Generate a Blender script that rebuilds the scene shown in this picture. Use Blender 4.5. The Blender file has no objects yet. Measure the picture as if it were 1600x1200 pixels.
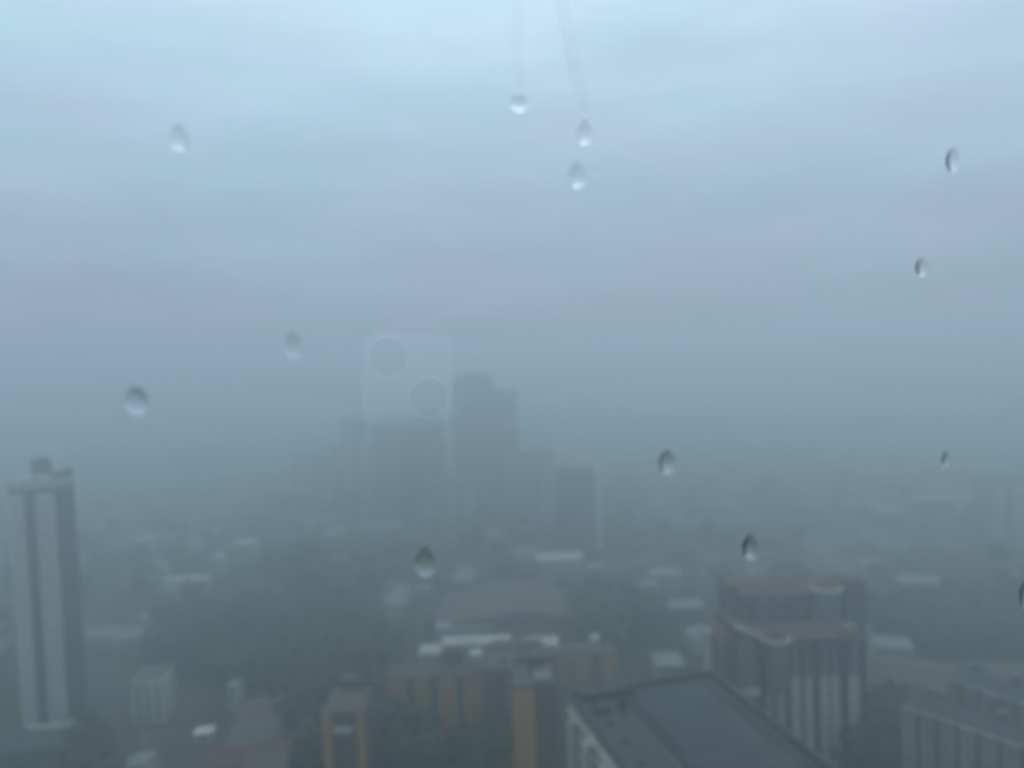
import bpy, bmesh, math, random
from mathutils import Vector, Matrix
random.seed(11)
S = bpy.context.scene
COL = S.collection
PI = math.pi

# ------------------------------------------------------------------ camera
CAMZ = 120.0
F = 1155.0                                  # focal length in photo pixels (1600 wide)
PITCH, ROLL = math.radians(2.4), math.radians(2.1)
fwd = Vector((0, math.cos(PITCH), -math.sin(PITCH)))
r0 = Vector((1, 0, 0)); u0 = r0.cross(fwd)
rgt = r0 * math.cos(ROLL) - u0 * math.sin(ROLL)
upv = u0 * math.cos(ROLL) + r0 * math.sin(ROLL)
EYE = Vector((0, 0, CAMZ))
cd = bpy.data.cameras.new('camera'); cam = bpy.data.objects.new('camera', cd); COL.objects.link(cam)
M = Matrix((rgt, upv, -fwd)).transposed().to_4x4(); M.translation = EYE
cam.matrix_world = M
cd.sensor_width = 36; cd.lens = 36 * F / 1600
cd.clip_start = 0.004; cd.clip_end = 30000
cd.dof.use_dof = True; cd.dof.focus_distance = 0.238; cd.dof.aperture_fstop = 10
S.camera = cam

# ------------------------------------------------------------------ world, sun, exposure
SUN_EL, SUN_AZ = math.radians(55), math.radians(20)
w = bpy.data.worlds.new('World'); S.world = w; w.use_nodes = True
nt = w.node_tree; nt.nodes.clear(); N = nt.nodes.new; L = nt.links.new
out = N('ShaderNodeOutputWorld')
tc = N('ShaderNodeTexCoord'); sep = N('ShaderNodeSeparateXYZ'); L(tc.outputs['Generated'], sep.inputs[0])
mp = N('ShaderNodeMapping'); mp.inputs['Scale'].default_value = (1.6, 1.6, 7.0); L(tc.outputs['Generated'], mp.inputs[0])
n1 = N('ShaderNodeTexNoise'); n1.inputs['Scale'].default_value = 2.3; n1.inputs['Detail'].default_value = 5; n1.inputs['Roughness'].default_value = .5
L(mp.outputs[0], n1.inputs[0])
# the cloud base: brighter upwards, gently uneven
ma = N('ShaderNodeMath'); ma.operation = 'MULTIPLY_ADD'; L(n1.outputs[0], ma.inputs[0]); ma.inputs[1].default_value = .17; L(sep.outputs[2], ma.inputs[2])
mb_ = N('ShaderNodeMath'); mb_.operation = 'SUBTRACT'; L(ma.outputs[0], mb_.inputs[0]); mb_.inputs[1].default_value = .085
ramp = N('ShaderNodeValToRGB'); cr = ramp.color_ramp; cr.interpolation = 'B_SPLINE'
stops = [(0.0, (.278, .362, .442)), (.06, (.315, .410, .530)), (.14, (.345, .465, .590)), (.22, (.385, .535, .665)),
         (.33, (.465, .645, .800)), (.43, (.580, .790, .935)), (.60, (.74, .98, 1.14)), (1.0, (.92, 1.22, 1.42))]
cr.elements[0].position = stops[0][0]; cr.elements[0].color = (*stops[0][1], 1)
cr.elements[1].position = stops[-1][0]; cr.elements[1].color = (*stops[-1][1], 1)
for p, c in stops[1:-1]:
    e = cr.elements.new(p); e.color = (*c, 1)
L(mb_.outputs[0], ramp.inputs[0])
# faint warm / cool patches in the cloud
n2 = N('ShaderNodeTexNoise'); n2.inputs['Scale'].default_value = 4.2; n2.inputs['Detail'].default_value = 4
mp2 = N('ShaderNodeMapping'); mp2.inputs['Location'].default_value = (3.1, .4, 1.7); mp2.inputs['Scale'].default_value = (1.3, 1.3, 4.0)
L(tc.outputs['Generated'], mp2.inputs[0]); L(mp2.outputs[0], n2.inputs[0])
tint = N('ShaderNodeValToRGB'); tint.color_ramp.elements[0].position = .35; tint.color_ramp.elements[1].position = .68
tint.color_ramp.elements[0].color = (.955, 1.02, 1.0, 1); tint.color_ramp.elements[1].color = (1.04, .99, 1.015, 1)
L(n2.outputs[0], tint.inputs[0])
mul = N('ShaderNodeMix'); mul.data_type = 'RGBA'; mul.blend_type = 'MULTIPLY'; mul.inputs[0].default_value = 1
L(ramp.outputs[0], mul.inputs[6]); L(tint.outputs[0], mul.inputs[7])
bgc = N('ShaderNodeBackground'); bgc.inputs[1].default_value = 1.0; L(mul.outputs[2], bgc.inputs[0])
sky = N('ShaderNodeTexSky'); sky.sky_type = 'NISHITA'; sky.sun_disc = False
sky.sun_elevation = SUN_EL; sky.sun_rotation = SUN_AZ; sky.air_density = 2; sky.dust_density = 4
bgs = N('ShaderNodeBackground'); bgs.inputs[1].default_value = .06; L(sky.outputs[0], bgs.inputs[0])
mix = N('ShaderNodeMixShader'); mix.inputs[0].default_value = .94
L(bgs.outputs[0], mix.inputs[1]); L(bgc.outputs[0], mix.inputs[2]); L(mix.outputs[0], out.inputs[0])

sd = bpy.data.lights.new('sun', 'SUN'); sd.energy = .5; sd.angle = math.radians(50); sd.color = (1, .97, .93)
sun = bpy.data.objects.new('sun', sd); COL.objects.link(sun)
sun.rotation_euler = (PI / 2 - SUN_EL, 0, PI - SUN_AZ)
sun.location = (0, 0, 300)
vs = S.view_settings; S.display_settings.display_device = 'sRGB'
vs.view_transform = 'Standard'; vs.look = 'None'; vs.exposure = 0.0; vs.gamma = 1; vs.use_curve_mapping = False
S.render.engine = 'CYCLES'
S.cycles.use_denoising = True
S.cycles.volume_bounces = 8
S.cycles.max_bounces = 12
S.cycles.transparent_max_bounces = 16
S.cycles.caustics_refractive = True
HAZE_DENSITY, HAZE_COLOR = .0037, (.865, .918, .962)

# ------------------------------------------------------------------ pixel helpers (photo pixels -> world)
def ray(px, py): return fwd + rgt * ((px - 800) / F) + upv * ((600 - py) / F)
def at(px, py, D):                      # the point seen at that pixel, D metres ahead
    d = ray(px, py); return EYE + d * (D / d.y)
def ground(px, py, z=0.0):              # the point of a horizontal plane seen at that pixel
    d = ray(px, py); return EYE + d * ((z - CAMZ) / d.z)

# ------------------------------------------------------------------ materials
def mat(name, col, rough=.8, var=.25, scale=.25, metal=0.0, spec=.3, streak=False, bump=0.0):
    m = bpy.data.materials.new(name); m.use_nodes = True
    t = m.node_tree; b = t.nodes['Principled BSDF']
    b.inputs['Roughness'].default_value = rough; b.inputs['Metallic'].default_value = metal
    b.inputs['Specular IOR Level'].default_value = spec
    c = t.nodes.new('ShaderNodeTexCoord'); mpn = t.nodes.new('ShaderNodeMapping')
    mpn.inputs['Scale'].default_value = (1, 1, .12) if streak else (1, 1, 1)
    t.links.new(c.outputs['Object'], mpn.inputs[0])
    n = t.nodes.new('ShaderNodeTexNoise'); n.inputs['Scale'].default_value = scale; n.inputs['Detail'].default_value = 6; n.inputs['Roughness'].default_value = .65
    t.links.new(mpn.outputs[0], n.inputs[0])
    r = t.nodes.new('ShaderNodeValToRGB')
    r.color_ramp.elements[0].position = .3; r.color_ramp.elements[1].position = .7
    r.color_ramp.elements[0].color = (*[x * (1 - var) for x in col], 1)
    r.color_ramp.elements[1].color = (*[min(1, x * (1 + var)) for x in col], 1)
    t.links.new(n.outputs[0], r.inputs[0]); t.links.new(r.outputs[0], b.inputs['Base Color'])
    if bump:
        bn = t.nodes.new('ShaderNodeBump'); bn.inputs['Strength'].default_value = bump
        t.links.new(n.outputs[0], bn.inputs['Height']); t.links.new(bn.outputs[0], b.inputs['Normal'])
    return m
MT = dict(
    brightwhite=mat('clean_white_sheet', (.60, .61, .62), var=.05), baycol=mat('grey_pink_bay', (.25, .235, .235), streak=True), rose=mat('pale_rose_render', (.52, .47, .46), var=.15, streak=True), pale=mat('pale_render', (.44, .43, .41), streak=True), white=mat('white_paint', (.44, .44, .43), var=.12, streak=True),
    grey=mat('grey_concrete', (.15, .15, .15), streak=True), midgrey=mat('mid_grey_concrete', (.135, .14, .145), streak=True), dark=mat('dark_concrete', (.055, .06, .066), streak=True),
    glass=mat('dark_window_glass', (.03, .035, .04), rough=.25, var=.1, spec=.5),
    orange=mat('orange_render', (.40, .195, .075), streak=True), brown=mat('purple_brown_render', (.085, .052, .05), streak=True),
    pink=mat('pinkish_render', (.19, .135, .13), streak=True),
    red=mat('red_brown_tile', (.11, .045, .04), scale=.8), maroon=mat('maroon_tile', (.10, .048, .046), scale=.8),
    metalroof=mat('pale_metal_roof', (.21, .22, .23), rough=.5, scale=.15, var=.15), dullroof=mat('dull_pink_roof', (.10, .075, .07), scale=.2),
    greyroof=mat('grey_roof', (.085, .09, .092), scale=.3), bluegrey=mat('blue_grey_membrane', (.038, .050, .062), scale=.12, var=.18),
    deck=mat('weathered_roof_deck', (.046, .058, .066), scale=.18, var=.2), gutter=mat('black_gutter', (.03, .035, .04)),
    parapet=mat('stained_parapet', (.055, .06, .06), scale=.4), cream=mat('cream_facade', (.38, .38, .33), streak=True),
    asphalt=mat('asphalt', (.05, .05, .052), scale=.3), kerb=mat('kerb_concrete', (.3, .3, .29)), paint=mat('road_paint', (.7, .7, .68), var=.1),
    trunk=mat('bark', (.06, .045, .035), scale=2),
    leafA=mat('dark_foliage', (.035, .055, .03), scale=.5, var=.45), leafB=mat('mid_foliage', (.075, .10, .055), scale=.5, var=.45),
    black=mat('black_case', (.012, .012, .014), rough=.6, scale=40, var=.1), module=mat('pale_phone_module', (.50, .51, .52), rough=.55, scale=200, var=.03),
    steel=mat('satin_ring', (.93, .93, .94), rough=.35, metal=0.0, scale=200, var=.03),
    lensglass=mat('black_lens', (.01, .01, .012), rough=.05, scale=100, var=.1),
    roomwall=mat('interior_paint', (.12, .12, .12), scale=1, var=.05), alu=mat('dark_aluminium', (.08, .08, .085), rough=.4, metal=.6, scale=4, var=.1),
    floorm=mat('interior_floor', (.10, .08, .06), scale=2),
)
def ground_mat():
    m = bpy.data.materials.new('city_ground'); m.use_nodes = True; t = m.node_tree; b = t.nodes['Principled BSDF']
    b.inputs['Roughness'].default_value = .95; b.inputs['Specular IOR Level'].default_value = .1
    c = t.nodes.new('ShaderNodeTexCoord')
    n = t.nodes.new('ShaderNodeTexNoise'); n.inputs['Scale'].default_value = .011; n.inputs['Detail'].default_value = 8; n.inputs['Roughness'].default_value = .62
    t.links.new(c.outputs['Object'], n.inputs[0])
    r = t.nodes.new('ShaderNodeValToRGB'); e = r.color_ramp.elements
    e[0].position = .36; e[0].color = (.022, .032, .020, 1); e[1].position = .72; e[1].color = (.10, .095, .09, 1)
    x = e.new(.50); x.color = (.036, .048, .030, 1); x = e.new(.58); x.color = (.062, .064, .058, 1)
    t.links.new(n.outputs[0], r.inputs[0])
    v = t.nodes.new('ShaderNodeTexVoronoi'); v.inputs['Scale'].default_value = .05; t.links.new(c.outputs['Object'], v.inputs[0])
    mx = t.nodes.new('ShaderNodeMix'); mx.data_type = 'RGBA'; mx.blend_type = 'OVERLAY'; mx.inputs[0].default_value = .22
    t.links.new(r.outputs[0], mx.inputs[6]); t.links.new(v.outputs['Color'], mx.inputs[7])
    t.links.new(mx.outputs[2], b.inputs['Base Color']); return m
def clear_mat():
    m = bpy.data.materials.new('clear_glass'); m.use_nodes = True; t = m.node_tree; t.nodes.clear()
    o = t.nodes.new('ShaderNodeOutputMaterial'); b = t.nodes.new('ShaderNodeBsdfTransparent'); b.inputs[0].default_value = (1, 1, 1, 1)
    t.links.new(b.outputs[0], o.inputs[0]); return m
def water_mat(name, rough=0.0):
    m = bpy.data.materials.new(name); m.use_nodes = True; t = m.node_tree; t.nodes.clear()
    o = t.nodes.new('ShaderNodeOutputMaterial'); b = t.nodes.new('ShaderNodeBsdfGlass'); b.inputs['IOR'].default_value = 1.333; b.inputs['Roughness'].default_value = rough
    t.links.new(b.outputs[0], o.inputs[0]); return m
def reflection_patch_mat():                                           # added patch for the phone's reflection: lets light straight through, mirrors a little (Schlick)
    m = bpy.data.materials.new('reflection_patch'); m.use_nodes = True; t = m.node_tree; t.nodes.clear(); n = t.nodes.new; l = t.links.new
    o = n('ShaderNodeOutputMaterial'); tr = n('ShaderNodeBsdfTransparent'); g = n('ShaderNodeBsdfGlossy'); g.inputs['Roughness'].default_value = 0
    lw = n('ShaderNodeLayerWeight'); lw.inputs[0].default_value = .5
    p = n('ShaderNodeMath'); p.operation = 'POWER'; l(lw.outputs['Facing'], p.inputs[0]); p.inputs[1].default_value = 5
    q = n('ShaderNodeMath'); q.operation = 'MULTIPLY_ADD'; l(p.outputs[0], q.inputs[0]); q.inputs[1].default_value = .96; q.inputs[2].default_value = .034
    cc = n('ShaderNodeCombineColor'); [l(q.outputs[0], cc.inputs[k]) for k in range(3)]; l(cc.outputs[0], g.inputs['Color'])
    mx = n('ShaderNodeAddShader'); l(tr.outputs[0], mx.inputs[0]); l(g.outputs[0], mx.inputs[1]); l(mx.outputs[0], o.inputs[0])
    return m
M_CLEAR, M_WATER, M_STREAK, M_REFLECTION_PATCH = clear_mat(), water_mat('rain_water'), water_mat('thin_water', .0), reflection_patch_mat()

# ------------------------------------------------------------------ mesh helpers
class MB:
    def __init__(s): s.v = []; s.f = []
    def add(s, vs_, fs):
        b = len(s.v); s.v += [tuple(x) for x in vs_]; s.f += [tuple(b + i for i in f) for f in fs]; return s
    def box(s, x0, x1, y0, y1, z0, z1):
        v = [(x0, y0, z0), (x1, y0, z0), (x1, y1, z0), (x0, y1, z0), (x0, y0, z1), (x1, y0, z1), (x1, y1, z1), (x0, y1, z1)]
        return s.add(v, [(0, 3, 2, 1), (4, 5, 6, 7), (0, 1, 5, 4), (1, 2, 6, 5), (2, 3, 7, 6), (3, 0, 4, 7)])
    def hip(s, x0, x1, y0, y1, z, h, inset):              # hip roof, ridge along x; inset 0 gives a gable
        ym = (y0 + y1) / 2
        v = [(x0, y0, z), (x1, y0, z), (x1, y1, z), (x0, y1, z), (x0 + inset, ym, z + h), (x1 - inset, ym, z + h)]
        return s.add(v, [(0, 3, 2, 1), (0, 1, 5, 4), (2, 3, 4, 5), (1, 2, 5), (3, 0, 4)])
    def lathe(s, prof, n=24, cx=0, cy=0):
        b = len(s.v)
        for r, z in prof:
            for i in range(n):
                a = 2 * PI * i / n; s.v.append((cx + r * math.cos(a), cy + r * math.sin(a), z))
        for k in range(len(prof) - 1):
            for i in range(n):
                j = (i + 1) % n; s.f.append((b + k * n + i, b + k * n + j, b + (k + 1) * n + j, b + (k + 1) * n + i))
        s.f.append(tuple(b + n - 1 - i for i in range(n))); s.f.append(tuple(b + (len(prof) - 1) * n + i for i in range(n))); return s
    def mesh(s, name, m, smooth=False):
        me = bpy.data.meshes.new(name); me.from_pydata(s.v, [], s.f); me.materials.append(MT[m] if isinstance(m, str) else m)
        if smooth: me.polygons.foreach_set('use_smooth', [True] * len(me.polygons))
        me.update(); return me
    def build(s, name, m, parent=None, smooth=False, kind=None):
        return link(name, s.mesh(name, m, smooth), parent, kind)
def link(name, me, parent=None, kind=None, loc=None):
    o = bpy.data.objects.new(name, me); COL.objects.link(o)
    if parent is not None: o.parent = parent
    if kind: o['kind'] = kind
    if loc is not None: o.location = loc
    return o
def tag(o, label, cat, group=None):
    o['label'] = label; o['category'] = cat
    if group: o['group'] = group
    return o
def thing(name, label, cat, loc, rz=0.0, group=None):
    o = bpy.data.objects.new(name, None); COL.objects.link(o); o.location = loc; o.rotation_euler = (0, 0, rz); o.empty_display_size = 2
    return tag(o, label, cat, group)
def copy_tree(o, parent=None):
    c = o.copy(); COL.objects.link(c)
    if parent is not None: c.parent = parent
    for ch in list(o.children): copy_tree(ch, c)
    return c

# ------------------------------------------------------------------ ground, roads, haze, sky-side setting
E = 5600.0
g = MB(); g.add([(-E, -E, 0), (E, -E, 0), (E, E, 0), (-E, E, 0)], [(0, 1, 2, 3)]); g.build('ground', ground_mat(), kind='structure')
def road(name, pts, wd, mark=True):
    a, k, p = MB(), MB(), MB()
    L_, R_ = [], []
    for i, q in enumerate(pts):
        d = (pts[min(i + 1, len(pts) - 1)] - pts[max(i - 1, 0)]); d.z = 0; d.normalize(); n = Vector((d.y, -d.x, 0)); L_.append(q - n * wd / 2); R_.append(q + n * wd / 2)
    for i in range(len(pts) - 1):
        a.add([(*L_[i][:2], .004), (*R_[i][:2], .004), (*R_[i + 1][:2], .004), (*L_[i + 1][:2], .004)], [(0, 1, 2, 3)])
        for (A, B, sg) in ((L_[i], L_[i + 1], -1), (R_[i], R_[i + 1], 1)):
            d = (B - A); d.z = 0; n = Vector((d.y, -d.x, 0)).normalized() * .35 * sg
            v = [(*A[:2], 0), (*B[:2], 0), (*(B + n)[:2], 0), (*(A + n)[:2], 0)]; v += [(x, y, .13) for x, y, z in v]
            k.add(v, [(4, 5, 6, 7), (0, 1, 5, 4), (2, 3, 7, 6), (1, 2, 6, 5), (3, 0, 4, 7)])
        A, B = (L_[i] + R_[i]) / 2, (L_[i + 1] + R_[i + 1]) / 2; d = B - A; d.z = 0; ln = d.length; d.normalize(); n = Vector((d.y, -d.x, 0)) * .08
        s_ = 0
        while mark and s_ < ln - 3:
            q0, q1 = A + d * s_, A + d * (s_ + 3); p.add([(*(q0 - n)[:2], .008), (*(q0 + n)[:2], .008), (*(q1 + n)[:2], .008), (*(q1 - n)[:2], .008)], [(0, 1, 2, 3)]); s_ += 7
    o = a.build(name, 'asphalt', kind='structure'); k.build('kerb', 'kerb', o)
    if mark: p.build('road_marking', 'paint', o)
road('road', [ground(*q) for q in ((262, 1300), (228, 1230), (196, 1170), (170, 1110), (150, 1050), (138, 990), (150, 930), (230, 880), (360, 850))], 12)
road('road', [ground(*q) for q in ((40, 1010), (150, 985), (330, 960), (520, 935), (660, 925))], 8)
road('road', [ground(*q) for q in ((1375, 1010), (1420, 1018), (1480, 1030), (1560, 1052), (1700, 1090))], 9)
road('road', [ground(*q) for q in ((840, 1100), (850, 985), (930, 900), (1040, 860), (1200, 840), (1420, 842), (1600, 850))], 10)
hz = MB(); B = 6400.0; hz.box(-B, B, -B, B, -1.0, 130.0)
hm = bpy.data.materials.new('rain_haze'); hm.use_nodes = True; t = hm.node_tree; t.nodes.clear()
o_ = t.nodes.new('ShaderNodeOutputMaterial'); pv = t.nodes.new('ShaderNodeVolumePrincipled')
pv.inputs['Density'].default_value = HAZE_DENSITY; pv.inputs['Color'].default_value = (*HAZE_COLOR, 1); pv.inputs['Anisotropy'].default_value = .82
pv.inputs['Density Attribute'].default_value = ''
t.links.new(pv.outputs[0], o_.inputs['Volume'])
try: hm.cycles.homogeneous_volume = True
except Exception: pass
hz.build('haze', hm, kind='stuff')

# ------------------------------------------------------------------ building helpers
def frame(xl, xr, ytop, D):                              # real width, height and base centre of a front face seen between two pixel columns
    a, b = at(xl, ytop, D), at(xr, ytop, D)
    return (b.x - a.x), (a.z + b.z) / 2, Vector(((a.x + b.x) / 2, D, 0))
def windows(x0, x1, y, z0, z1, fh=3.2, bw=2.6, ww=1.4, wh=1.5, side=None, mb=None):
    mb = mb or MB(); n = max(1, int((x1 - x0) / bw)); st = (x1 - x0) / n
    k = 0
    while z0 + k * fh + 2.6 < z1:
        z = z0 + k * fh + .9
        for i in range(n):
            c = x0 + (i + .5) * st
            if side is None: mb.box(c - ww / 2, c + ww / 2, y - .06, y + .2, z, z + wh)
            else: mb.box(y - .2 if side > 0 else y - .06, y + .06 if side > 0 else y + .2, c - ww / 2, c + ww / 2, z, z + wh)
        k += 1
    return mb
def bands(x0, x1, y, z0, z1, fh=3.2, t_=.45, proud=.35, mb=None):
    mb = mb or MB(); k = 1
    while z0 + k * fh < z1 - .5:
        mb.box(x0, x1, y - proud, y + .1, z0 + k * fh - t_ / 2, z0 + k * fh + t_ / 2); k += 1
    return mb
def block(name, label, cat, xl, xr, ytop, D, dep, wall, rz=0.0, piers=(), pmat='pale', proud=.7, pier_top=0.0, win=True, roofm='greyroof', parapet=True, plant=1, group=None, sidewin=True):
    """A flat-roofed block: core wall, proud piers (fractions of the width), window grid, slab bands, parapet and roof plant."""
    wd, h, c = frame(xl, xr, ytop, D)
    c.y += dep / 2
    r = thing(name, label, cat, c, rz, group); hw, hd = wd / 2, dep / 2
    MB().box(-hw, hw, -hd, hd, 0, h).build('wall', wall, r)
    for (a, b, *rest) in piers:
        zl, zh, pm = (list(rest) + [0.0, h - pier_top, pmat][len(rest):])
        MB().box(-hw + a * wd, -hw + b * wd, -hd - proud, -hd + .05, zl, zh).build('pier', pm, r)
    if win:
        gaps, cur = [], 0.0
        for p in sorted(piers):
            if p[0] - cur > .03: gaps.append((cur, p[0]))
            cur = p[1]
        if 1 - cur > .03: gaps.append((cur, 1))
        m = MB(); s2 = MB()
        for a, b in gaps:
            windows(-hw + a * wd + .3, -hw + b * wd - .3, -hd, 1, h, mb=m); bands(-hw + a * wd, -hw + b * wd, -hd, 1, h, mb=s2)
        for p in (piers if pmat != 'orange' else ()): windows(-hw + p[0] * wd + .2, -hw + p[1] * wd - .2, -hd - proud, 1, h - pier_top - 2, bw=2.8, ww=1.2, mb=m)
        if sidewin:
            for sd_, y in ((1, hw), (-1, -hw)): windows(-hd + .5, hd - .5, y, 1, h, bw=3.2, side=sd_, mb=m)
        if m.v: m.build('window', 'glass', r, kind='stuff')
        if s2.v: s2.build('floor_slab', wall, r, kind='stuff')
    MB().box(-hw + .3, hw - .3, -hd + .3, hd - .3, h, h + .25).build('roof', roofm, r)
    if parapet:
        q = MB(); t_ = .3
        q.box(-hw, hw, -hd, -hd + t_, h + .003, h + 1.1).box(-hw, hw, hd - t_, hd, h + .003, h + 1.1)
        q.box(-hw, -hw + t_, -hd + t_, hd - t_, h + .003, h + 1.1).box(hw - t_, hw, -hd + t_, hd - t_, h + .003, h + 1.1)
        q.build('parapet', wall, r)
    for i in range(plant):
        x = (-.55 + 1.1 * random.random()) * hw; y = (-.3 + .6 * random.random()) * hd; a = min(2.2, wd * .12)
        q = MB().box(x - a, x + a, y - a * .8, y + a * .8, h + .25, h + 2.6); q.box(x - a * .6, x + a * .6, y - a * .4, y + a * .4, h + 2.6, h + 3.4)
        q.build('plant_room', 'grey', r)
    r['w'], r['d'], r['h'] = wd, dep, h
    return r
def hall(name, label, cat, px, py, wpx, dep, h, wall, roofm, rise=1.6, rz=0.0, inset=0.0, group=None, D=None):
    """A low pitched-roof building whose roof is seen at (px,py) and is wpx photo pixels wide."""
    c = ground(px, py, h) if D is None else at(px, py, D); wd = wpx / F * c.y
    r = thing(name, label, cat, (c.x, c.y, 0), rz, group)
    MB().box(-wd / 2, wd / 2, -dep / 2, dep / 2, 0, h).build('wall', wall, r)
    o = .6; rf = MB().hip(-wd / 2 - o, wd / 2 + o, -dep / 2 - o, dep / 2 + o, h + .003, rise, inset).build('roof', roofm, r)
    MB().box(-wd / 2 - o - .1, wd / 2 + o + .1, -dep / 2 - o - .25, -dep / 2 - o - .003, h - .3, h + .15).build('gutter', 'grey', rf)
    m = windows(-wd / 2 + .4, wd / 2 - .4, -dep / 2, .2, h + 1, bw=2.8)
    if m.v: m.build('window', 'glass', r, kind='stuff')
    return r

# ------------------------------------------------------------------ the far towers in the haze
t1 = block('apartment_tower', 'tallest dim grey tower in the haze, at the centre of the skyline', 'tower', 706, 770, 590, 590, 24, 'midgrey', piers=((.08, .2), (.42, .58), (.8, .92)), pmat='grey', plant=0)
hw, h = t1['w'] / 2, t1['h']
MB().box(-hw * .5, hw * .55, -6, 6, h + .25, h + 3.2).build('plant_room', 'dark', t1)
wd2, h2, _ = frame(770, 806, 611, 590)
MB().box(hw + .003, hw + wd2, -11, 11, 0, h2).build('lower_wing', 'midgrey', t1)
MB().box(hw + wd2 * .35, hw + wd2 * .6, -11.5, -10.9, 0, h2 - 1).build('pier', 'grey', t1)
windows(hw + .5, hw + wd2 - .5, -11, 1, h2).build('window', 'glass', t1, kind='stuff')
MB().box(hw + 2, hw + 7, -4, 4, h2, h2 + 3).build('plant_room', 'dark', t1)
block('apartment_tower', 'left half of the dim twin slab towers standing left of the tallest tower', 'tower', 582, 630, 656, 585, 20, 'midgrey', piers=((.0, .15), (.5, .62)), pmat='grey')
block('apartment_tower', 'right half of the dim twin slab towers, next to the tallest tower', 'tower', 636, 689, 654, 590, 20, 'midgrey', piers=((.3, .42), (.82, .95)), pmat='grey')
block('apartment_tower', 'narrow dark tower top rising left of the twin slab towers', 'tower', 530, 566, 658, 650, 18, 'midgrey', win=True, plant=1)
block('apartment_block', 'wide pale low slab block in the haze left of the twin towers', 'building', 500, 578, 699, 630, 16, 'grey', piers=((.1, .24), (.45, .6), (.8, .95)), plant=1)
block('apartment_block', 'lower faint block at the left end of the hazy tower cluster', 'building', 455, 498, 714, 650, 16, 'grey', piers=((.2, .5),), plant=0)
block('apartment_block', 'pale ribbed block in front of the foot of the tallest tower, on its right', 'building', 808, 866, 712, 500, 18, 'grey', piers=((.02, .14), (.3, .42), (.62, .74), (.86, .98)), plant=1)
tw = block('apartment_tower', 'dark slab tower with a thin white end fin, right of the skyline cluster', 'tower', 868, 928, 738, 440, 16, 'midgrey', piers=((.45, .5),), pmat='grey', plant=1)
MB().box(tw['w'] / 2 + .8, tw['w'] / 2 + 4.0, -8, 8, 0, tw['h'] + 1.5).build('white_fin', 'brightwhite', tw)
MB().box(tw['w'] / 2 + .003, tw['w'] / 2 + .797, -6, 6, 0, tw['h'] - 1).build('link_wall', 'dark', tw)
block('apartment_block', 'mid height grey block hidden in haze between the twin towers and tallest tower', 'building', 690, 750, 757, 540, 14, 'grey', piers=((.1, .35), (.6, .85)), plant=0)
block('apartment_block', 'broad faint block at the right edge of the hazy mid ground', 'building', 1545, 1640, 758, 420, 16, 'grey', piers=((.05, .25), (.4, .6)), plant=1)
block('apartment_block', 'small faint block right of the white finned tower', 'building', 1236, 1300, 818, 470, 14, 'grey', plant=0)

# ------------------------------------------------------------------ the tower at the left edge
wd, h, c = frame(12, 86, 750, 241); dep = 10.0; c.y += dep / 2
lt = thing('apartment_tower', 'tall slim ribbed tower with round rooftop drum at the left edge', 'tower', c); hw, hd = wd / 2, dep / 2
MB().box(-hw, hw, -hd, hd, 0, h - 3).build('wall', 'dark', lt)
for a, b in ((.02, .345), (.60, .965)):
    x0, x1 = -hw + a * wd, -hw + b * wd
    pr = MB().box(x0, x1, -hd - 1.1, -hd - .003, 0, h - 4.5).build('pier', 'rose', lt)
    windows(x0 + .3, x1 - .3, -hd - 1.1, 1, h - 6, bw=2.4, ww=.7, wh=1.1).build('window', 'glass', pr, kind='stuff')
    bands(x0, x1, -hd - 1.1, 1, h - 5, proud=.15, t_=.3).build('floor_slab', 'pale', pr, kind='stuff')
bands(-hw + .35 * wd, -hw + .595 * wd, -hd, 1, h - 4, proud=.5).build('balcony', 'dark', lt, kind='stuff')
m = windows(-hd + .5, hd - .5, hw, 1, h - 4, bw=3, side=1); windows(-hd + .5, hd - .5, -hw, 1, h - 4, bw=3, side=-1, mb=m); m.build('window', 'glass', lt, kind='stuff')
MB().box(-hw - .15, hw + .15, -hd - .8, hd + .15, h - 3, h).build('crown_band', 'cream', lt)
MB().box(hw - 1.0, hw + .4, -hd + .5, hd - .5, h + .003, h + 2.2).build('parapet', 'dark', lt)
dr = MB().lathe([(2.9, h + .003), (2.9, h + 4.6), (3.2, h + 4.7), (3.2, h + 5.2), (1.6, h + 6.6), (.5, h + 7)], 20, .3, 0).build('rooftop_drum', 'dark', lt)
MB().box(.2, 4.2, -hd, -hd + 2.4, h + .003, h + 1.6).build('tank_house', 'white', lt)
# podium
pc = at(84, 1150, 234); pw = 27.0
pd_ = thing('podium_block', 'dark low podium with a pale ledge below the slim left tower', 'building', (pc.x, 226.5, 0), .10)
MB().box(-pw / 2, pw / 2, -7.5, 7.5, 0, 4.2).build('wall', 'dark', pd_)
MB().box(-pw / 2 - .3, pw / 2 + .3, -7.9, 7.7, 4.203, 5.0).build('roof', 'dark', pd_)
MB().box(-pw / 2 + 7, pw / 2 + .6, 5.5, 7.9, 5.003, 6.0).build('pale_ledge', 'white', pd_)
windows(-pw / 2 + 1, pw / 2 - 1, -7.5, .2, 4.4, bw=3).build('window', 'glass', pd_, kind='stuff')
# boundary wall beside the road
wl = MB()
pts = [ground(*q) for q in ((137, 1085), (152, 1150), (168, 1230))]
for a, b in zip(pts[:-1], pts[1:]):
    d = (b - a).normalized(); n = Vector((d.y, -d.x, 0)) * .25
    v = [a - n, a + n, b + n, b - n]; v = [(p.x, p.y, 0) for p in v] + [(p.x, p.y, 2.6) for p in v]
    wl.add(v, [(0, 3, 2, 1), (4, 5, 6, 7), (0, 1, 5, 4), (1, 2, 6, 5), (2, 3, 7, 6), (3, 0, 4, 7)])
tag(wl.build('boundary_wall', 'grey'), 'long grey boundary wall beside the road at the lower left', 'wall')

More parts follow.
